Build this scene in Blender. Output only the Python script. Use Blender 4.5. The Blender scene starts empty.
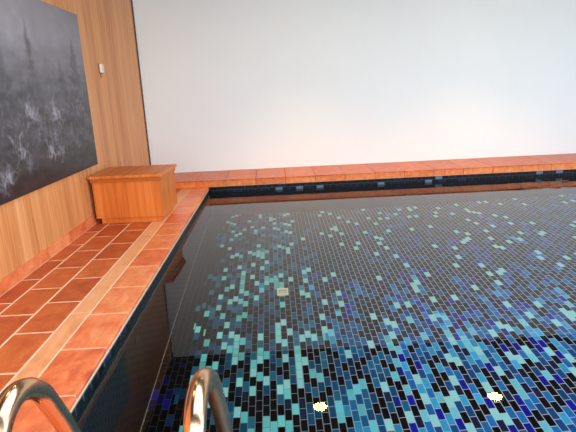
import bpy, bmesh, math, random
import numpy as np
from mathutils import Vector, Matrix

sc = bpy.context.scene
COL = sc.collection
random.seed(7)

# ------------------------------------------------------------------ dimensions (metres, deck level z = 0)
XW = -2.257            # left wall face
YB = 8.95              # back wall face
XP = -1.105            # left edge of the pool
YP0, YP1 = 1.35, 7.98  # near and far edge of the pool
XR = 8.2               # right edge of the pool
XE = 9.6               # right side of the room
YN = -1.3              # near side of the room
ZC = 3.43              # ceiling
ZWATER, ZFLOOR = -0.10, -1.60
LEDGE = 0.115

# ------------------------------------------------------------------ helpers
def link(name, me, mat=None, parent=None):
    o = bpy.data.objects.new(name, me)
    COL.objects.link(o)
    if mat is not None:
        me.materials.append(mat)
    if parent is not None:
        o.parent = parent
    return o

def from_bm(name, bm, mat=None, parent=None, smooth=False):
    me = bpy.data.meshes.new(name)
    bmesh.ops.recalc_face_normals(bm, faces=bm.faces)
    bm.to_mesh(me)
    bm.free()
    if smooth:
        for p in me.polygons:
            p.use_smooth = True
    return link(name, me, mat, parent)

def tag(o, label=None, cat=None, group=None, kind=None):
    if label: o['label'] = label
    if cat: o['category'] = cat
    if group: o['group'] = group
    if kind: o['kind'] = kind
    return o

def empty(name, loc, rz=0.0):
    o = bpy.data.objects.new(name, None)
    COL.objects.link(o)
    o.location = loc
    o.rotation_euler = (0, 0, rz)
    o.empty_display_size = 0.1
    return o

def bx(bm, x0, x1, y0, y1, z0, z1, bev=0.0, seg=2, tone=None, layer=None):
    r = bmesh.ops.create_cube(bm, size=1.0)
    vs = r['verts']
    for v in vs:
        v.co = Vector((x0 + (v.co.x + .5) * (x1 - x0), y0 + (v.co.y + .5) * (y1 - y0), z0 + (v.co.z + .5) * (z1 - z0)))
    faces = list({f for v in vs for f in v.link_faces})
    if bev > 0:
        edges = list({e for v in vs for e in v.link_edges})
        rr = bmesh.ops.bevel(bm, geom=edges, offset=bev, segments=seg, affect='EDGES', profile=0.6)
        faces = list(set(rr['faces']) | {f for f in faces if f.is_valid})
        faces = list({f for ff in faces if ff.is_valid for v in ff.verts for f in v.link_faces})
    if layer is not None:
        for f in faces:
            f[layer] = tone
    return faces

def cylz(bm, x, y, z0, z1, r0, r1=None, n=48):
    r1 = r0 if r1 is None else r1
    bmesh.ops.create_cone(bm, cap_ends=True, segments=n, radius1=r0, radius2=r1, depth=z1 - z0,
                          matrix=Matrix.Translation((x, y, (z0 + z1) / 2)))

def catmull(pts, n=10):
    P = [Vector(p) for p in pts]
    P = [P[0] * 2 - P[1]] + P + [P[-1] * 2 - P[-2]]
    out = []
    for i in range(1, len(P) - 2):
        for k in range(n):
            t = k / n
            a, b, c, d = P[i - 1], P[i], P[i + 1], P[i + 2]
            out.append(0.5 * ((2 * b) + (c - a) * t + (2 * a - 5 * b + 4 * c - d) * t * t + (-a + 3 * b - 3 * c + d) * t ** 3))
    out.append(P[-2])
    return out

def tube(bm, path, r, n=28):
    rings = []
    up = None
    for i, p in enumerate(path):
        t = (path[min(i + 1, len(path) - 1)] - path[max(i - 1, 0)]).normalized()
        if up is None:
            up = Vector((1, 0, 0))
        s = (up - t * up.dot(t)).normalized()
        up = s
        q = t.cross(s)
        rings.append([bm.verts.new(p + (s * math.cos(a) + q * math.sin(a)) * r) for a in [2 * math.pi * k / n for k in range(n)]])
    for a, b in zip(rings, rings[1:]):
        for k in range(n):
            bm.faces.new((a[k], a[(k + 1) % n], b[(k + 1) % n], b[k]))
    bm.faces.new(rings[0]); bm.faces.new(rings[-1])

# ------------------------------------------------------------------ node helper
class N:
    def __init__(s, name):
        s.m = bpy.data.materials.new(name)
        s.m.use_nodes = True
        s.t = s.m.node_tree
        s.t.nodes.clear()
        s.out = s.t.nodes.new('ShaderNodeOutputMaterial')
    def n(s, kind, **kw):
        nd = s.t.nodes.new(kind)
        for k, v in kw.items():
            setattr(nd, k, v)
        return nd
    def set(s, sock, v):
        if v is None:
            return
        if isinstance(v, bpy.types.NodeSocket):
            s.t.links.new(v, sock)
        else:
            sock.default_value = v
    def math(s, op, a, b=None, c=None, clamp=False):
        nd = s.n('ShaderNodeMath', operation=op, use_clamp=clamp)
        s.set(nd.inputs[0], a); s.set(nd.inputs[1], b); s.set(nd.inputs[2], c)
        return nd.outputs[0]
    def mapr(s, v, a, b, c=0.0, d=1.0):
        nd = s.n('ShaderNodeMapRange')
        s.set(nd.inputs[0], v)
        for i, x in enumerate((a, b, c, d)):
            nd.inputs[i + 1].default_value = x
        return nd.outputs[0]
    def comb(s, x, y, z=0.0):
        nd = s.n('ShaderNodeCombineXYZ')
        s.set(nd.inputs[0], x); s.set(nd.inputs[1], y); s.set(nd.inputs[2], z)
        return nd.outputs[0]
    def objco(s):
        nd = s.n('ShaderNodeTexCoord')
        sp = s.n('ShaderNodeSeparateXYZ')
        s.t.links.new(nd.outputs['Object'], sp.inputs[0])
        return sp.outputs[0], sp.outputs[1], sp.outputs[2], nd.outputs['Object']
    def ramp(s, v, stops, interp='LINEAR'):
        nd = s.n('ShaderNodeValToRGB')
        cr = nd.color_ramp
        cr.interpolation = interp
        while len(cr.elements) < len(stops):
            cr.elements.new(0.5)
        for e, (p, c) in zip(cr.elements, stops):
            e.position = p
            e.color = (*c, 1)
        s.set(nd.inputs[0], v)
        return nd.outputs[0]
    def mix(s, f, a, b, blend='MIX'):
        nd = s.n('ShaderNodeMix', data_type='RGBA', blend_type=blend)
        s.set(nd.inputs[0], f)
        for sock, v in ((nd.inputs[6], a), (nd.inputs[7], b)):
            if isinstance(v, tuple) and len(v) == 3:
                v = (*v, 1)
            s.set(sock, v)
        return nd.outputs[2]
    def noise(s, vec, scale, detail=3.0, rough=0.55):
        nd = s.n('ShaderNodeTexNoise')
        s.set(nd.inputs['Vector'], vec)
        nd.inputs['Scale'].default_value = scale
        nd.inputs['Detail'].default_value = detail
        nd.inputs['Roughness'].default_value = rough
        return nd.outputs[0]
    def white(s, vec):
        nd = s.n('ShaderNodeTexWhiteNoise', noise_dimensions='3D')
        s.set(nd.inputs['Vector'], vec)
        return nd.outputs[0]
    def attr(s, name):
        nd = s.n('ShaderNodeAttribute', attribute_name=name)
        return nd.outputs['Fac'], nd.outputs['Color']
    def bsdf(s, color, rough=0.5, metal=0.0, spec=0.5, normal=None, coat=0.0, coatr=0.1):
        b = s.n('ShaderNodeBsdfPrincipled')
        if isinstance(color, tuple):
            color = (*color, 1)
        s.set(b.inputs['Base Color'], color)
        s.set(b.inputs['Roughness'], rough)
        s.set(b.inputs['Metallic'], metal)
        s.set(b.inputs['Specular IOR Level'], spec)
        s.set(b.inputs['Coat Weight'], coat)
        s.set(b.inputs['Coat Roughness'], coatr)
        if normal is not None:
            s.set(b.inputs['Normal'], normal)
        s.t.links.new(b.outputs[0], s.out.inputs[0])
        return b
    def bump(s, h, strength=0.3, dist=0.01):
        nd = s.n('ShaderNodeBump')
        nd.inputs['Strength'].default_value = strength
        nd.inputs['Distance'].default_value = dist
        s.set(nd.inputs['Height'], h)
        return nd.outputs[0]

def L(r, g, b):   # sRGB 0..255 -> linear
    f = lambda c: (c / 255 / 12.92) if c <= 10 else ((c / 255 + 0.055) / 1.055) ** 2.4
    return (f(r), f(g), f(b))

def plain(name, col, rough=0.5, metal=0.0, spec=0.5, **k):
    m = N(name)
    m.bsdf(col, rough, metal, spec, **k)
    return m.m

# ------------------------------------------------------------------ materials
def mat_plaster():
    m = N('white plaster')
    x, y, z, co = m.objco()
    n = m.noise(co, 1.3, 2)
    c = m.mix(n, L(236, 243, 242), L(241, 248, 247))
    f = m.noise(co, 220, 2)
    m.bsdf(c, 0.85, spec=0.2, normal=m.bump(f, 0.05, 0.002))
    return m.m

def mat_wood(name, axis, board, cols, dark=0.55, rough=0.42, spec=0.35, knots=False):
    """vertical boards; axis: which object coordinate runs across the boards"""
    m = N(name)
    x, y, z, co = m.objco()
    u = (x, y, z)[axis]
    i = m.math('FLOOR', m.math('DIVIDE', u, board))
    fr = m.math('FRACT', m.math('DIVIDE', u, board))
    rnd = m.white(m.comb(i, 3.7, 1.1))
    v = m.comb(m.math('MULTIPLY', u, 26.0), m.math('MULTIPLY', rnd, 40.0), m.math('MULTIPLY', z, 1.1))
    grain = m.noise(v, 1.0, 5, 0.6)
    fine = m.noise(m.comb(m.math('MULTIPLY', u, 150.0), m.math('MULTIPLY', rnd, 9.0), m.math('MULTIPLY', z, 3.0)), 1.0, 3, 0.6)
    t = m.math('ADD', m.math('MULTIPLY', grain, 0.85), m.math('MULTIPLY', fine, 0.25))
    t = m.math('ADD', t, m.math('MULTIPLY', m.math('SUBTRACT', rnd, 0.5), 0.28))
    c = m.ramp(m.mapr(t, 0.16, 0.95), [(0.0, cols[0]), (0.5, cols[1]), (1.0, cols[2])])
    edge = m.math('LESS_THAN', m.math('MINIMUM', fr, m.math('SUBTRACT', 1.0, fr)), 0.012)
    c = m.mix(m.math('MULTIPLY', edge, dark), c, cols[0] if dark < 0.7 else tuple(q * 0.4 for q in cols[0]))
    if knots:
        kn = m.n('ShaderNodeTexVoronoi')
        m.set(kn.inputs['Vector'], m.comb(m.math('MULTIPLY', u, 3.4), 0.0, m.math('MULTIPLY', z, 1.5)))
        kn.inputs['Scale'].default_value = 1.0
        kf = m.mapr(kn.outputs['Distance'], 0.03, 0.09, 0.55, 0.0)
        c = m.mix(kf, c, tuple(q * 0.35 for q in cols[0]))
    m.bsdf(c, rough, spec=spec, normal=m.bump(m.math('SUBTRACT', grain, edge), 0.12, 0.004))
    return m.m

def mat_terracotta(name, stops, rough=(0.28, 0.5), spec=0.5, bump=0.25):
    m = N(name)
    x, y, z, co = m.objco()
    tone, _ = m.attr('tone')
    n1 = m.noise(co, 7.0, 5, 0.65)
    n2 = m.noise(m.comb(m.math('MULTIPLY', x, 18.0), m.math('MULTIPLY', y, 6.0), m.math('MULTIPLY', z, 14.0)), 1.0, 4, 0.6)
    t = m.math('ADD', m.math('MULTIPLY', tone, 0.5), m.math('MULTIPLY', m.math('ADD', n1, n2), 0.9))
    t = m.mapr(t, 0.75, 1.55)
    c = m.ramp(t, stops)
    spots = m.mapr(m.noise(co, 46, 3), 0.60, 0.72, 0.0, 0.45)
    c = m.mix(spots, c, stops[0][1])
    r = m.mapr(n2, 0.3, 0.7, rough[0], rough[1])
    m.bsdf(c, r, spec=spec, normal=m.bump(m.math('ADD', n1, m.math('MULTIPLY', n2, .6)), bump, 0.004))
    return m.m

MW, ML, MG = 0.0572, 0.1135, 0.0028   # mosaic tile width, length, half grout

def mosaic(m, u, v, horizontal=False, gw=MG):
    """running-bond tile coordinates: columns of width MW along u, tiles of length ML along v"""
    i = m.math('FLOOR', m.math('DIVIDE', u, MW))
    fu = m.math('MULTIPLY', m.math('FRACT', m.math('DIVIDE', u, MW)), MW)
    sh = m.math('MULTIPLY', m.math('FRACT', m.math('MULTIPLY', i, 0.5)), 1.0)
    vv = m.math('ADD', m.math('DIVIDE', v, ML), sh)
    j = m.math('FLOOR', vv)
    fv = m.math('MULTIPLY', m.math('FRACT', vv), ML)
    du = m.math('MINIMUM', fu, m.math('SUBTRACT', MW, fu))
    dv = m.math('MINIMUM', fv, m.math('SUBTRACT', ML, fv))
    d = m.math('MINIMUM', du, dv)
    tile = m.mapr(d, gw * 0.75, gw * 1.25)
    return i, j, tile

def mat_mosaic_floor():
    m = N('pool floor mosaic')
    x, y, z, co = m.objco()
    i, j, tile = mosaic(m, m.math('SUBTRACT', x, XP), y)
    rnd = m.white(m.comb(i, j, 0.5))
    rnd2 = m.white(m.comb(i, j, 8.5))
    sheet = m.noise(m.comb(m.math('MULTIPLY', i, 0.075), m.math('MULTIPLY', j, 0.05), 2.2), 1.0, 1)
    streak = m.noise(m.comb(m.math('MULTIPLY', i, 0.33), m.math('MULTIPLY', j, 0.10), 7.7), 1.0, 1)
    r = m.math('ADD', rnd, m.math('MULTIPLY', m.math('SUBTRACT', streak, 0.5), 0.75))
    r = m.math('SUBTRACT', r, m.math('MULTIPLY', m.mapr(y, 4.2, 5.6, 0.0, 0.42), m.mapr(x, -0.1, 0.5, 0.2, 1.0)))  # fewer bright tiles at the far end, standing in for underwater light falloff
    r = m.math('ADD', r, m.math('MULTIPLY', m.math('SUBTRACT', sheet, 0.5), 0.35), clamp=True)
    K = L(5, 5, 8)
    left = m.ramp(r, [(0.0, K), (0.42, L(16, 38, 62)), (0.50, L(14, 78, 106)), (0.66, L(30, 106, 124)), (0.80, L(110, 205, 196)), (0.93, L(138, 220, 205))], 'CONSTANT')
    mid = m.ramp(r, [(0.0, K), (0.30, L(16, 40, 76)), (0.44, L(12, 80, 118)), (0.62, L(18, 104, 144)), (0.80, L(40, 145, 178)), (0.90, L(96, 200, 206))], 'CONSTANT')
    right = m.ramp(r, [(0.0, K), (0.26, L(20, 30, 60)), (0.38, L(18, 26, 150)), (0.47, L(16, 76, 128)), (0.64, L(24, 112, 176)), (0.80, L(52, 168, 208)), (0.92, L(110, 205, 210))], 'CONSTANT')
    edge = m.ramp(rnd, [(0.0, K), (0.55, L(14, 16, 70)), (0.75, L(20, 20, 110)), (0.92, L(16, 50, 80))], 'CONSTANT')
    # the mix of sheets drifts from green-black on the left to blue on the right
    drift = m.math('ADD', x, m.math('MULTIPLY', m.math('SUBTRACT', sheet, 0.5), 3.0))
    drift = m.math('ADD', drift, m.math('MULTIPLY', m.math('SUBTRACT', rnd2, 0.5), 0.5))
    c = m.mix(m.math('GREATER_THAN', drift, 0.05), left, mid)
    c = m.mix(m.math('GREATER_THAN', drift, 0.75), c, right)
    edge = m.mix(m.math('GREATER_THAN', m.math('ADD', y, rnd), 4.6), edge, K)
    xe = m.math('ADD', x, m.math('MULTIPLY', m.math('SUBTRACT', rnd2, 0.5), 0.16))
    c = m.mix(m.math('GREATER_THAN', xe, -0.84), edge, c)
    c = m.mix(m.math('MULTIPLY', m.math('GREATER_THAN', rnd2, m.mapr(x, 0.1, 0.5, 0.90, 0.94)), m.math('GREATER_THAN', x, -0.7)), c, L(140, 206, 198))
    var = m.mapr(rnd2, 0, 1, 0.86, 1.2)
    hsv = m.n('ShaderNodeHueSaturation')
    m.set(hsv.inputs['Color'], c); m.set(hsv.inputs['Value'], var)
    grout = m.mix(m.mapr(x, -0.8, 1.0), L(66, 62, 58), L(196, 198, 206))
    grout = m.mix(m.math('LESS_THAN', x, XP + .007), grout, L(206, 208, 176))
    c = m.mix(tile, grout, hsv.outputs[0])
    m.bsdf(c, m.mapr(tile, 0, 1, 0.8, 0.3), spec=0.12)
    return m.m

def mat_mosaic_wall(name, axis):
    m = N(name)
    x, y, z, co = m.objco()
    a = (x, y)[axis]
    i, j, tile = mosaic(m, m.math('ADD', z, 0.0005), a)
    rnd = m.white(m.comb(i, j, 3.5))
    c = m.ramp(rnd, [(0.0, L(4, 5, 7)), (0.45, L(7, 9, 18)), (0.70, L(9, 14, 32)), (0.86, L(14, 22, 38)), (0.92, L(9, 14, 46)), (0.955, L(20, 30, 54))], 'CONSTANT')
    if axis == 0:
        pale = m.math('MULTIPLY', m.math('GREATER_THAN', m.white(m.comb(i, j, 6.5)), 0.9), m.math('GREATER_THAN', z, ZWATER - .03))
        c = m.mix(pale, c, L(96, 112, 134))
    c = m.mix(tile, m.mix(m.math('GREATER_THAN', z, ZWATER - .01), L(26, 28, 33), L(66, 70, 80) if axis == 0 else L(122, 128, 140)), c)
    m.bsdf(c, m.mapr(tile, 0, 1, 0.8, 0.3), spec=0.15)
    return m.m

def mat_water():
    m = N('pool water')
    x, y, z, co = m.objco()
    g = m.n('ShaderNodeBsdfGlass')
    g.inputs['Color'].default_value = (0.97, 0.985, 0.99, 1)
    g.inputs['Roughness'].default_value = 0.0
    g.inputs['IOR'].default_value = 1.333
    m.t.links.new(g.outputs[0], m.out.inputs[0])
    return m.m

def mat_emit(name, col, s):
    m = N(name)
    e = m.n('ShaderNodeEmission')
    e.inputs[0].default_value = (*col, 1)
    e.inputs[1].default_value = s
    m.t.links.new(e.outputs[0], m.out.inputs[0])
    return m.m

def mat_print():
    m = N('forest print')
    _, c = m.attr('ink')
    m.bsdf(c, 0.38, spec=0.35)
    return m.m

def mat_ceiling():
    m = N('dark stained ceiling boards')
    x, y, z, co = m.objco()
    fr = m.math('FRACT', m.math('DIVIDE', x, 0.12))
    n = m.noise(m.comb(m.math('MULTIPLY', x, 20.0), m.math('MULTIPLY', y, 1.0), 0.0), 1.0, 4)
    c = m.mix(n, (0.010, 0.007, 0.005), (0.024, 0.016, 0.011))
    c = m.mix(m.math('LESS_THAN', fr, 0.06), c, (0.005, 0.004, 0.003))
    m.bsdf(c, 0.6, spec=0.2)
    return m.m

M = dict(
    plaster=mat_plaster(),
    panel=mat_wood('honey wood wall panelling', 1, 0.145, (L(170, 100, 52), L(218, 149, 92), L(234, 180, 128)), dark=0.4, knots=True, rough=0.42, spec=0.25),
    box=mat_wood('orange lacquered wood', 0, 0.105, (L(168, 80, 30), L(212, 114, 46), L(228, 144, 74)), dark=0.3, rough=0.4, spec=0.25),
    boxside=mat_wood('orange lacquered wood side', 1, 0.105, (L(160, 80, 32), L(204, 116, 52), L(222, 146, 78)), dark=0.3, rough=0.4, spec=0.25),
    tile=mat_terracotta('terracotta floor tile', [(0.0, L(146, 60, 34)), (0.35, L(180, 80, 42)), (0.7, L(202, 100, 52)), (1.0, L(210, 126, 68))]),
    strip=mat_terracotta('pale clay strip tile', [(0.0, L(206, 126, 82)), (0.5, L(230, 156, 106)), (1.0, L(240, 178, 128))]),
    coping=mat_terracotta('pink terracotta coping', [(0.0, L(184, 82, 50)), (0.4, L(220, 112, 66)), (1.0, L(240, 160, 108))]),
    skirt=mat_terracotta('orange terracotta skirting', [(0.0, L(190, 84, 42)), (0.4, L(222, 112, 54)), (0.75, L(236, 138, 70)), (1.0, L(240, 160, 94))]),
    grout=plain('sandy grout', L(236, 196, 160), 0.85, spec=0.2),
    darkgrout=plain('brown grout', L(120, 66, 40), 0.85, spec=0.2),
    mfloor=mat_mosaic_floor(),
    mwx=mat_mosaic_wall('navy pool wall mosaic lengthwise', 1),
    mwy=mat_mosaic_wall('navy pool wall mosaic crosswise', 0),
    water=mat_water(),
    steel=plain('brushed bronze steel', (0.72, 0.45, 0.27), 0.21, 1.0),
    rubber=plain('black tread rubber', (0.02, 0.02, 0.022), 0.6),
    print=mat_print(),
    boardedge=plain('dark board edge', L(44, 42, 44), 0.6),
    white=plain('ivory plastic', L(238, 222, 202), 0.4),
    slot=plain('grey brown plastic', L(120, 96, 76), 0.5),
    cream=plain('cream drain plastic', L(240, 234, 190), 0.45),
    creamdark=plain('drain slot', L(120, 112, 80), 0.6),
    trim=plain('dark brown edge trim', L(62, 34, 20), 0.5),
    ceiling=mat_ceiling(),
    lampframe=plain('white lamp ring', (0.8, 0.8, 0.78), 0.4),
    lamp=mat_emit('lit lamp glass', (1.0, 0.76, 0.26), 60.0),
)

# ------------------------------------------------------------------ room shell
def box_obj(name, x0, x1, y0, y1, z0, z1, mat, kind='structure', **k):
    bm = bmesh.new()
    bx(bm, x0, x1, y0, y1, z0, z1, **k)
    o = from_bm(name, bm, mat)
    if kind: o['kind'] = kind
    return o

tag(box_obj('wall_back', XW - 0.14, XE, YB, YB + 0.15, -0.03, ZC, M['plaster']), 'smooth white plaster wall behind the pool')
tag(box_obj('wall_left', XW - 0.14, XW, YN, YB, -0.03, ZC, M['panel']), 'honey wood panelled wall left of the pool deck')
tag(box_obj('wall_right_block', XE, XE + .15, 3.2, YB + .15, -0.03, ZC, M['plaster']), 'unseen white plaster wall added right of the pool to block side light')  # added out of view to cut grazing daylight on the back wall
bm = bmesh.new()
bx(bm, XW, XW + 0.016, YB - 0.03, YB, LEDGE, ZC, bev=0.003)
tag(from_bm('trim_1', bm, M['trim']), 'dark corner strip between wood panelling and white wall', kind='structure')

# ceiling with an unseen opening added over the near half to let daylight in
SKY = (-0.6, 7.6, 0.2, 3.9)
bm = bmesh.new()
for (x0, x1, y0, y1) in ((XW - 0.14, SKY[0], YN, YB + .15), (SKY[1], XE, YN, YB + .15),
                         (SKY[0], SKY[1], YN, SKY[2]), (SKY[0], SKY[1], SKY[3], YB + .15)):
    bx(bm, x0, x1, y0, y1, ZC, ZC + 0.18)
tag(from_bm('ceiling', bm, M['ceiling']), 'dark ceiling seen only as a reflection in the water', kind='structure')

# ---- deck: bedding slab plus individually bevelled tiles
def tiles(name, rects, mat, z0, z1, bev=0.006, label=None):
    bm = bmesh.new()
    ly = bm.faces.layers.float.new('tone')
    for (x0, x1, y0, y1) in rects:
        bx(bm, x0, x1, y0, y1, z0, z1, bev=bev, seg=2, tone=random.uniform(.2, .8), layer=ly)
    o = from_bm(name, bm, mat)
    o['kind'] = 'structure'
    if label: o['label'] = label
    return o

bm = bmesh.new()
bx(bm, XW - .1, XP + .002, YN, YB, -0.05, -0.0016)
bx(bm, XP, XE, YN, YP0 - .002, -0.05, -0.0016)
bx(bm, XR + .002, XE, YP0, YB, -0.05, -0.0016)
bx(bm, XP, XR, YP1 + .002, YB, -0.05, -0.0016)
tag(from_bm('floor', bm, M['grout']), 'sandy grout bed under the terracotta deck tiles', kind='structure')

g = 0.0085
cols = [(XW + 0.012, -2.068, 4.55), (-2.068, -1.796, 4.818), (-1.796, -1.524, 4.52)]
rects = []
for (x0, x1, ph) in cols:
    y = ph - 0.495 * 15
    while y < YP1:
        rects.append((x0 + g, x1 - g, max(y, YN) + g, min(y + 0.495, YP1) - g))
        y += 0.495
rects = [r for r in rects if r[3] - r[2] > 0.03]
# near deck
x = XP
k = 0
while x < XE - 0.05:
    y = YN + (0.25 if k % 2 else 0.0) - 0.495
    while y < YP0 - 0.30:
        a, b = max(y, YN) + g, min(y + 0.495, YP0 - 0.29) - g
        if b - a > 0.03: rects.append((x + g, min(x + 0.272, XE) - g, a, b))
        y += 0.495
    x += 0.272; k += 1
tiles('floor_tiles', rects, M['tile'], -0.03, 0.0, bev=0.003, label='brownish red terracotta tiles on the deck')
rects = []
y = 4.30 - 0.99 * 8
while y < YP1:
    rects.append((-1.524 + .007, -1.384 - .005, max(y, YN) + .003, min(y + 0.99, YP1) - .003)); y += 0.99
rects = [r for r in rects if r[3] > r[2] + .02]
tiles('trim_2', rects, M['strip'], -0.03, 0.0005, bev=0.003, label='pale narrow clay strip along the coping')
rects = []
y = 2.78 - 0.492 * 12
while y < YP1:
    a, b = max(y, YN), min(y + 0.492, YP1)
    if b - a > .02: rects.append((-1.384 + .005, XP + .008, a + .004, b - .004))
    y += 0.492
x = XP + .01
while x < XR:
    rects.append((x + .003, min(x + .492, XE) - .003, YP0 - .285, YP0 + .008)); x += .492
tiles('trim_3', rects, M['coping'], -0.03, 0.002, bev=0.010, label='pinkish terracotta coping along the left pool edge')

# ---- raised ledge at the back: upright face tiles and top tiles
joint0, pj = -0.815, 0.494
xs = []
x = joint0 - pj * 3
while x < XE:
    xs.append(x); x += pj
xs[0] = XW
bm = bmesh.new()
bx(bm, XW, XE, YP1 + .012, YB, -0.004, LEDGE - .008)
tag(from_bm('trim_4', bm, M['darkgrout']), 'bedding of the raised ledge below the white wall', kind='structure')
bm = bmesh.new(); ly = bm.faces.layers.float.new('tone')
for a, b in zip(xs, xs[1:]):
    bx(bm, a + .003, b - .003, YP1, YP1 + .014, 0.0 if b > XP else 0.001, LEDGE - .022, bev=.004, tone=random.uniform(.4,.75), layer=ly)
    bx(bm, a + .003, b - .003, YP1 - .012, YB, LEDGE - .018, LEDGE, bev=.006, tone=random.uniform(.1,.4), layer=ly)
tag(from_bm('baseboard_back', bm, M['skirt']), 'orange terracotta tiled ledge between pool and white wall', kind='structure')
bm = bmesh.new(); ly = bm.faces.layers.float.new('tone')
y = YN
while y < YP1 - .02:
    bx(bm, XW, XW + .012, y + .002, min(y + .495, YP1 - .013) - .002, 0, .111, bev=.004, tone=random.random(), layer=ly)
    y += .495
tag(from_bm('baseboard_left', bm, M['coping']), 'terracotta tile skirting along the wood wall', kind='structure')

# ---- pool basin
tag(box_obj('floor_pool', XP - .2, XR + .2, YP0 - .2, YP1 + .2, ZFLOOR - .2, ZFLOOR, M['mfloor']), 'pool floor of small black, teal and blue mosaic tiles')
tag(box_obj('wall_pool_left', XP - .2, XP, YP0 - .2, YP1 + .2, ZFLOOR, -0.03, M['mwx']), 'navy mosaic side wall of the pool')
tag(box_obj('wall_pool_back', XP, XR, YP1, YP1 + .2, ZFLOOR, -0.004, M['mwy']), 'navy mosaic far wall of the pool')
tag(box_obj('wall_pool_right', XR, XR + .2, YP0 - .2, YP1 + .2, ZFLOOR, -0.03, M['mwx']), 'navy mosaic right wall of the pool')
tag(box_obj('wall_pool_front', XP, XR, YP0 - .2, YP0, ZFLOOR, -0.03, M['mwy']), 'navy mosaic near wall of the pool')

# ---- water
wnx, wny = 260, 190
wx = np.linspace(XP, XR, wnx)[:, None] * np.ones((1, wny)); wy = np.linspace(YP0, YP1, wny)[None, :] * np.ones((wnx, 1))
amp = np.clip((wx - 3.3) / 1.6, 0, 1) * np.clip((wy - 6.2) / 1.2, 0, 1)
rip = (np.sin(wy * 24 + 3 * np.sin(wx * 2.1)) + .8 * np.sin(wy * 37 - wx * 9 + 1.3) + .6 * np.sin(wx * 21 + wy * 13)) * .0011
h_ = amp * rip
gx_, gy_ = np.gradient(h_, wx[1, 0] - wx[0, 0], wy[0, 1] - wy[0, 0])
nrm = np.stack([-gx_, -gy_, np.ones_like(h_)], -1); nrm /= np.linalg.norm(nrm, axis=-1, keepdims=True)
vz = ZWATER + 0 * wx
wi = np.arange(wnx * wny).reshape(wnx, wny)
me = bpy.data.meshes.new('pool_water')
me.from_pydata(np.stack([wx, wy, vz], -1).reshape(-1, 3).tolist(), [], np.stack([wi[:-1, :-1], wi[1:, :-1], wi[1:, 1:], wi[:-1, 1:]], -1).reshape(-1, 4).tolist())
for p in me.polygons: p.use_smooth = True
me.normals_split_custom_set_from_vertices(nrm.reshape(-1, 3).tolist())
o = link('pool_water', me, M['water'])
tag(o, 'clear still pool water mirroring the white wall', 'water', kind='stuff')

# ------------------------------------------------------------------ storage box
t = empty('storage_box', (-1.79, 5.853, 0), -0.045)
tag(t, 'low orange wooden storage box with overhanging lid against the wood wall', 'box')
w, d, zb, zt = 0.827, 0.747, 0.072, 0.599
bm = bmesh.new(); bx(bm, -w / 2 + .053, w / 2 - .053, .022, d - .05, 0.001, zb, bev=.003)
from_bm('plinth', bm, M['box'], t)
bm = bmesh.new(); bx(bm, -w / 2 + .02, w / 2 - .02, 0, .02, zb, zt - .045, bev=.002)
from_bm('front_panel', bm, M['box'], t)
bm = bmesh.new(); bx(bm, -w / 2 + .02, w / 2 - .02, d - .05, d - .03, zb, zt - .045, bev=.002)
from_bm('back_panel', bm, M['box'], t)
for s in (-1, 1):
    bm = bmesh.new()
    xa, xb = sorted((s * w / 2, s * (w / 2 - .0205)))
    bx(bm, xa, xb, 0, d - .03, zb, zt - .045, bev=.002)
    from_bm('side_panel', bm, M['boxside'], t)
bm = bmesh.new(); bx(bm, -w / 2 + .02, w / 2 - .02, .02, d - .05, zb, zb + .018)
from_bm('bottom_panel', bm, M['box'], t)
bm = bmesh.new(); bx(bm, -w / 2 - .014, w / 2 + .014, -.014, d - .016, zt - .085, zt - .036, bev=.004)
tag(from_bm('lid_rim', bm, M['boxside'], t), 'reddish moulding under the lid')
bm = bmesh.new(); bx(bm, -w / 2 - .035, w / 2 + .035, -.035, d, zt - .036, zt, bev=.006, seg=3)
from_bm('lid', bm, M['box'], t)

# ------------------------------------------------------------------ forest picture (a printed board: art painted here as ink colours on a fine grid)
rng = np.random.default_rng(11)
PY0, PY1, PZ0, PZ1 = 1.7, 6.27, 0.69, 2.462
RES = 0.0105
ny, nz = int((PY1 - PY0) / RES), int((PZ1 - PZ0) / RES)
Yg, Zg = np.meshgrid(np.linspace(PY0, PY1, ny), np.linspace(PZ0, PZ1, nz), indexing='ij')
def vnoise(sy, sz, seed):
    r = np.random.default_rng(seed)
    a = (Yg - PY0) / sy; b = (Zg - PZ0) / sz
    G = r.random((int(a.max()) + 3, int(b.max()) + 3))
    i, j = a.astype(int), b.astype(int)
    fa, fb = a - i, b - j
    fa = fa * fa * (3 - 2 * fa); fb = fb * fb * (3 - 2 * fb)
    return (G[i, j] * (1 - fa) * (1 - fb) + G[i + 1, j] * fa * (1 - fb) + G[i, j + 1] * (1 - fa) * fb + G[i + 1, j + 1] * fa * fb)
def fbm(s, seed, sq=1.0):
    return sum(vnoise(s / 2 ** k, s * sq / 2 ** k, seed + k) * 0.5 ** k for k in range(4)) / 1.875
zz = (Zg - PZ0) / (PZ1 - PZ0)
ink = np.interp(zz, [0, 0.18, 0.42, 0.62, 0.8, 1.0], [34, 44, 72, 108, 136, 128]) + (fbm(0.9, 3) - 0.5) * 26
n_f, n_m = fbm(0.16, 21), fbm(0.45, 31)
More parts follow.
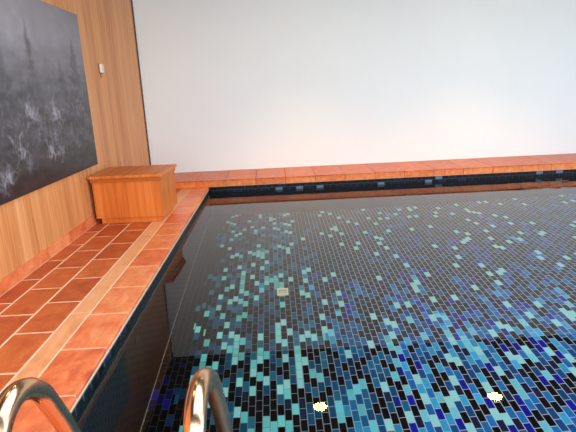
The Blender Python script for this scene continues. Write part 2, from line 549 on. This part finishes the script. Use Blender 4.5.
def conifer(y0, base, top, wid, dark, seed):
    global ink
    r = np.random.default_rng(seed)
    hgt = np.clip((Zg - base) / (top - base), 0, 1)
    tooth = 0.35 + 1.3 * (0.5 * vnoise(.3, .07, seed * 7 + 100) + .5 * vnoise(.07, .03, seed * 5 + 300))
    half = wid * (1 - hgt) ** 0.8 * tooth * (0.7 + 0.6 * n_f) + 0.006
    m_ = np.clip((half - np.abs(Yg - y0 - (n_m - .5) * .05)) / 0.07, 0, 1) * np.clip((top - Zg) / .08, 0, 1) * np.clip((Zg - base + .25) / .3, 0, 1)
    m_ = m_ * (0.25 + 0.6 * n_f)
    m_ = np.clip(m_ * 1.5, 0, 1)
    ink = ink * (1 - m_ * dark) + 58 * m_ * dark
for a in ((4.90, 1.15, 2.30, 0.20, .62, 1), (5.96, 1.25, 2.20, 0.30, .55, 2), (5.55, 1.2, 1.95, 0.22, .45, 3), (5.25, 1.1, 1.80, 0.16, .35, 4),
          (6.2, 1.1, 2.02, 0.2, .45, 5), (4.35, 1.1, 2.15, 0.22, .5, 6), (3.8, 1.0, 2.32, 0.26, .6, 7), (3.2, 1.1, 2.05, 0.25, .5, 8), (2.5, 1.0, 2.25, 0.28, .6, 9), (2.0, 1.1, 1.95, 0.22, .5, 10), (4.62, 1.1, 1.75, .14, .4, 12)):
    conifer(*a)
# soft mid-height scrub
m_ = np.clip((n_m - 0.42) * 4, 0, 1) * np.clip((1.72 - Zg + (n_f - .5) * .5) / .25, 0, 1) * np.clip((Zg - .8) / .3, 0, 1)
ink = ink * (1 - .35 * m_) + 66 * .35 * m_
# rime-covered shrubs: short pale arcs fanning out
frost = np.zeros_like(ink)
def stroke(y, z, ang, ln, bend, val):
    n = int(ln / 0.006) + 2
    for k in range(n):
        t_ = k / n
        a = ang + bend * t_
        y += math.cos(a) * .006; z += math.sin(a) * .006
        i, j = int((y - PY0) / RES), int((z - PZ0) / RES)
        if 0 <= i < ny and 0 <= j < nz:
            frost[i, j] = max(frost[i, j], val * (1 - .4 * t_))
clumps = [(4.68, 1.42, .15, 1.0), (4.78, 1.40, .12, .9), (5.33, 1.39, .17, 1.0), (5.22, 1.36, .1, .7), (5.9, 1.40, .14, .55), (6.1, 1.33, .1, .5), (4.42, 1.10, .13, 1.0),
          (5.04, 1.02, .12, .9), (5.27, .99, .13, .9), (5.14, 1.16, .11, .7), (4.07, .86, .16, 1.0), (4.2, .95, .12, .7), (5.6, 1.15, .1, .45),
          (5.75, 1.02, .1, .4), (4.9, 1.25, .1, .5), (6.05, 1.1, .1, .35), (4.55, .95, .08, .5), (3.6, 1.3, .15, .9), (3.0, 1.0, .15, .9), (2.4, 1.3, .15, .8), (5.55, 1.42, .12, .5)]
for (cy, cz, r_, v_) in clumps:
    for k in range(26):
        stroke(cy + rng.normal(0, r_ * .45), cz + rng.normal(-.05, r_ * .35), rng.normal(math.pi / 2, .6), r_ * rng.uniform(.3, .9), rng.normal(0, 1.6), v_ * rng.uniform(.3, 1))
for k in range(900):
    cy, cz = rng.uniform(PY0, PY1), rng.uniform(PZ0 + .15, 1.6)
    stroke(cy, cz, rng.normal(math.pi / 2, .7), rng.uniform(.03, .12), rng.normal(0, 1.5), rng.uniform(.1, .38) * np.clip((cz - PZ0) / .3, .3, 1))
fs = frost.copy()
for ax in (0, 1):
    fs = fs * .6 + .2 * np.roll(fs, 1, ax) + .2 * np.roll(fs, -1, ax)
ink = ink + (196 - ink) * np.clip(fs * .85, 0, 1)
grit = (fbm(0.16, 77, 0.45) - .5) * np.interp(zz, [0, .3, .6, .85, 1], [46, 60, 44, 10, 6])
ink = np.clip(ink + (n_f - .5) * 16 + grit, 20, 200)
rgb = np.stack([ink * 1.0, ink * .985, ink * 1.06], -1) / 255
lin = np.where(rgb < .04, rgb / 12.92, ((rgb + .055) / 1.055) ** 2.4)

pic = empty('wall_picture', (XW, (PY0 + PY1) / 2, PZ0))
tag(pic, 'large dark grey picture of a misty frosted forest on the wood wall', 'picture')
bm = bmesh.new(); bx(bm, 0.001, .0195, PY0 - pic.location.y, PY1 - pic.location.y, 0, PZ1 - PZ0, bev=.0015)
from_bm('backing_board', bm, M['boardedge'], pic)
verts = np.zeros((ny, nz, 3), np.float32)
verts[..., 0] = .0205
verts[..., 1] = np.linspace(PY0 + .002, PY1 - .002, ny)[:, None] - pic.location.y
verts[..., 2] = np.linspace(.002, PZ1 - PZ0 - .002, nz)[None, :]
idx = np.arange(ny * nz).reshape(ny, nz)
quads = np.stack([idx[:-1, :-1], idx[1:, :-1], idx[1:, 1:], idx[:-1, 1:]], -1).reshape(-1, 4)
me = bpy.data.meshes.new('print')
me.from_pydata(verts.reshape(-1, 3).tolist(), [], quads.tolist())
ca = me.color_attributes.new('ink', 'FLOAT_COLOR', 'POINT')
rgba = np.ones((ny * nz, 4), np.float32); rgba[:, :3] = lin.reshape(-1, 3)
ca.data.foreach_set('color', rgba.ravel())
tag(link('print', me, M['print'], pic), 'misty grey forest print')

# ------------------------------------------------------------------ wall sensor
t = empty('wall_thermostat', (XW, 6.885, 1.875))
tag(t, 'small ivory control box on the wood wall right of the picture', 'thermostat')
bm = bmesh.new(); bx(bm, 0.0005, .012, -.052, .052, -.062, .062, bev=.004); from_bm('back_plate', bm, M['slot'], t)
bm = bmesh.new(); bx(bm, .012, .042, -.047, .047, -.052, .06, bev=.007, seg=3); from_bm('cover', bm, M['white'], t)
bm = bmesh.new(); bx(bm, .0005, .01, -.009, .006, -.115, -.05, bev=.003); tag(from_bm('cable_duct', bm, M['slot'], t), 'short brown cable below the cover')

# ------------------------------------------------------------------ pool ladder
t = empty('pool_ladder', (-0.44, YP0 - .3, 0))
tag(t, 'shiny bronze toned steel pool ladder with two arched handrails', 'ladder')
ox, oy = t.location.x, t.location.y
PR = [(.925, 0), (.93, .25), (.955, .52), (.985, .64), (1.023, .712), (1.066, .746), (1.125, .757), (1.195, .742), (1.261, .706), (1.318, .655), (1.362, .592), (1.426, .489), (1.497, .357), (1.56, .225), (1.60, .10), (1.61, -.05), (1.61, -.5), (1.61, -1.1)]
PL = [(.86, 0), (.865, .3), (.885, .56), (.925, .69), (.985, .778), (1.035, .806), (1.085, .806), (1.14, .780), (1.185, .737), (1.217, .681), (1.25, .620), (1.285, .548), (1.36, .39), (1.45, .2), (1.52, .07), (1.55, -.06), (1.56, -.5), (1.56, -1.1)]
for X, P in ((-.225, PR), (-.66, PL)):
    bm = bmesh.new()
    tube(bm, catmull([(X - ox, y_ - oy, z_) for y_, z_ in P], 8), .028)
    h = from_bm('handrail', bm, M['steel'], t, smooth=True)
    bm = bmesh.new(); cylz(bm, X - ox, P[0][0] - oy, .002, .02, .055, .05)
    cylz(bm, X - ox, P[0][0] - oy, .02, .034, .034, .029)
    from_bm('anchor_flange', bm, M['steel'], h)
for zt_ in (-.28, -.55, -.82):
    bm = bmesh.new(); bx(bm, -.66 - ox + .02, -.225 - ox - .02, 1.545 - oy, 1.625 - oy, zt_ - .012, zt_ + .012, bev=.006)
    from_bm('tread', bm, M['rubber'], t)

# ------------------------------------------------------------------ drain cover on the pool floor
t = empty('drain_cover', (0.02, 5.145, ZFLOOR))
tag(t, 'small square cream drain cover lying on the mosaic pool floor', 'drain')
bm = bmesh.new(); bx(bm, -.064, .064, -.078, .078, .0005, .022, bev=.004); from_bm('cover_plate', bm, M['cream'], t)
bm = bmesh.new(); bx(bm, -.05, .05, .012, .026, .0215, .0235); bx(bm, -.05, .05, -.03, -.022, .0215, .0235); from_bm('slot', bm, M['creamdark'], t)

# ------------------------------------------------------------------ ceiling lamps (seen mirrored in the water; those over the deck are added)
def lamp(x, y, label):
    t = empty('ceiling_light', (x, y, ZC))
    tag(t, label, 'lamp', 'round recessed lamps in the dark ceiling')
    bm = bmesh.new(); cylz(bm, 0, 0, -.016, -.001, .135, .14); from_bm('ring', bm, M['lampframe'], t)
    bm = bmesh.new(); cylz(bm, 0, 0, -.022, -.0165, .11, .115); from_bm('diffuser', bm, M['lamp'], t)
    l = bpy.data.lights.new('lamp_beam', 'SPOT'); l.energy = 400; l.color = (1.0, 0.62, 0.18); l.spot_size = math.radians(96); l.spot_blend = 1.0; l.shadow_soft_size = .1
    lo = bpy.data.objects.new('lamp_beam', l); COL.objects.link(lo); lo.parent = t; lo.location = (0, 0, -.03)
def added_deck_lamp(x, y, label):  # added out of view to brighten the deck and the lower wood wall
    lamp(x, y, label)
    l = [o for o in bpy.data.objects if o.type == 'LIGHT' and o.name.startswith('lamp_beam')]
    b_ = l[-1].data
    b_.energy = 45; b_.color = (1.0, 0.88, 0.72); b_.spot_size = math.radians(92)
added_deck_lamp(-1.35, 2.6, 'added unseen lamp brightening the terracotta deck beside the pool ladder')
added_deck_lamp(-1.35, 4.7, 'added unseen lamp brightening the deck in front of the storage box')
lamp(0.555, 7.065, 'round ceiling lamp mirrored in the water just right of the pool ladder')
lamp(3.48, 7.055, 'round ceiling lamp mirrored in the water at lower right')

# ------------------------------------------------------------------ daylight
wd = bpy.data.worlds.new('World'); sc.world = wd
wd.use_nodes = True
nt = wd.node_tree; nt.nodes.clear()
wo = nt.nodes.new('ShaderNodeOutputWorld'); bg = nt.nodes.new('ShaderNodeBackground')
tc = nt.nodes.new('ShaderNodeTexCoord'); sp = nt.nodes.new('ShaderNodeSeparateXYZ'); mr = nt.nodes.new('ShaderNodeMapRange')
rp = nt.nodes.new('ShaderNodeValToRGB')
nt.links.new(tc.outputs['Generated'], sp.inputs[0]); nt.links.new(sp.outputs[2], mr.inputs[0])
mr.inputs[1].default_value = -1
nt.links.new(mr.outputs[0], rp.inputs[0])
els = rp.color_ramp.elements
els[0].position = 0.10; els[0].color = (0.25, 0.25, 0.25, 1)
els[1].position = 1.0; els[1].color = (0.74, 0.85, 0.98, 1)
for p_, c_ in ((0.40, (0.86, 0.94, 1.02)), (0.50, (0.96, 1.03, 1.12)), (0.62, (0.81, 0.92, 1.05))):
    e_ = els.new(p_); e_.color = (*c_, 1)
nt.links.new(rp.outputs[0], bg.inputs[0]); bg.inputs[1].default_value = 4.6
nt.links.new(bg.outputs[0], wo.inputs[0])

def portal(name, loc, rot, sx, sy):
    l = bpy.data.lights.new(name, 'AREA'); l.shape = 'RECTANGLE'; l.size = sx; l.size_y = sy
    l.cycles.is_portal = True
    o = bpy.data.objects.new(name, l); COL.objects.link(o); o.location = loc; o.rotation_euler = rot
portal('added_opening_portal', ((SKY[0] + SKY[1]) / 2, (SKY[2] + SKY[3]) / 2, ZC + .19), (0, 0, 0), SKY[1] - SKY[0], SKY[3] - SKY[2])
portal('front_opening_portal', ((XW + XE) / 2, YN, ZC / 2), (math.pi / 2, 0, 0), XE - XW, ZC)
portal('side_opening_portal', (XE, (YN + YB) / 2, ZC / 2), (0, math.pi / 2, 0), ZC, YB - YN)

# ------------------------------------------------------------------ camera
cam = bpy.data.cameras.new('camera')
co = bpy.data.objects.new('camera', cam); COL.objects.link(co)
A = Vector((0.99845629, -0.03425419, -0.04372292)); B = Vector((0.05088466, 0.24854365, 0.96728321)); C = Vector((0.02226645, 0.96801483, -0.24990299))
co.matrix_world = Matrix(((A.x, B.x, -C.x, 0), (A.y, B.y, -C.y, 0), (A.z, B.z, -C.z, 1.5), (0, 0, 0, 1)))
cam.sensor_width = 36.0
cam.lens = 489.985 / 576 * 36.0
cam.clip_start = 0.02
sc.camera = co

# ------------------------------------------------------------------ colour management
vs_ = sc.view_settings
vs_.view_transform = 'Standard'; vs_.look = 'None'; vs_.gamma = 1.0; vs_.use_curve_mapping = False
vs_.exposure = 0.05
sc.cycles.max_bounces = 14
sc.cycles.transmission_bounces = 10
sc.cycles.sample_clamp_indirect = 60.0
sc.cycles.use_adaptive_sampling = False
sc.cycles.use_denoising = True
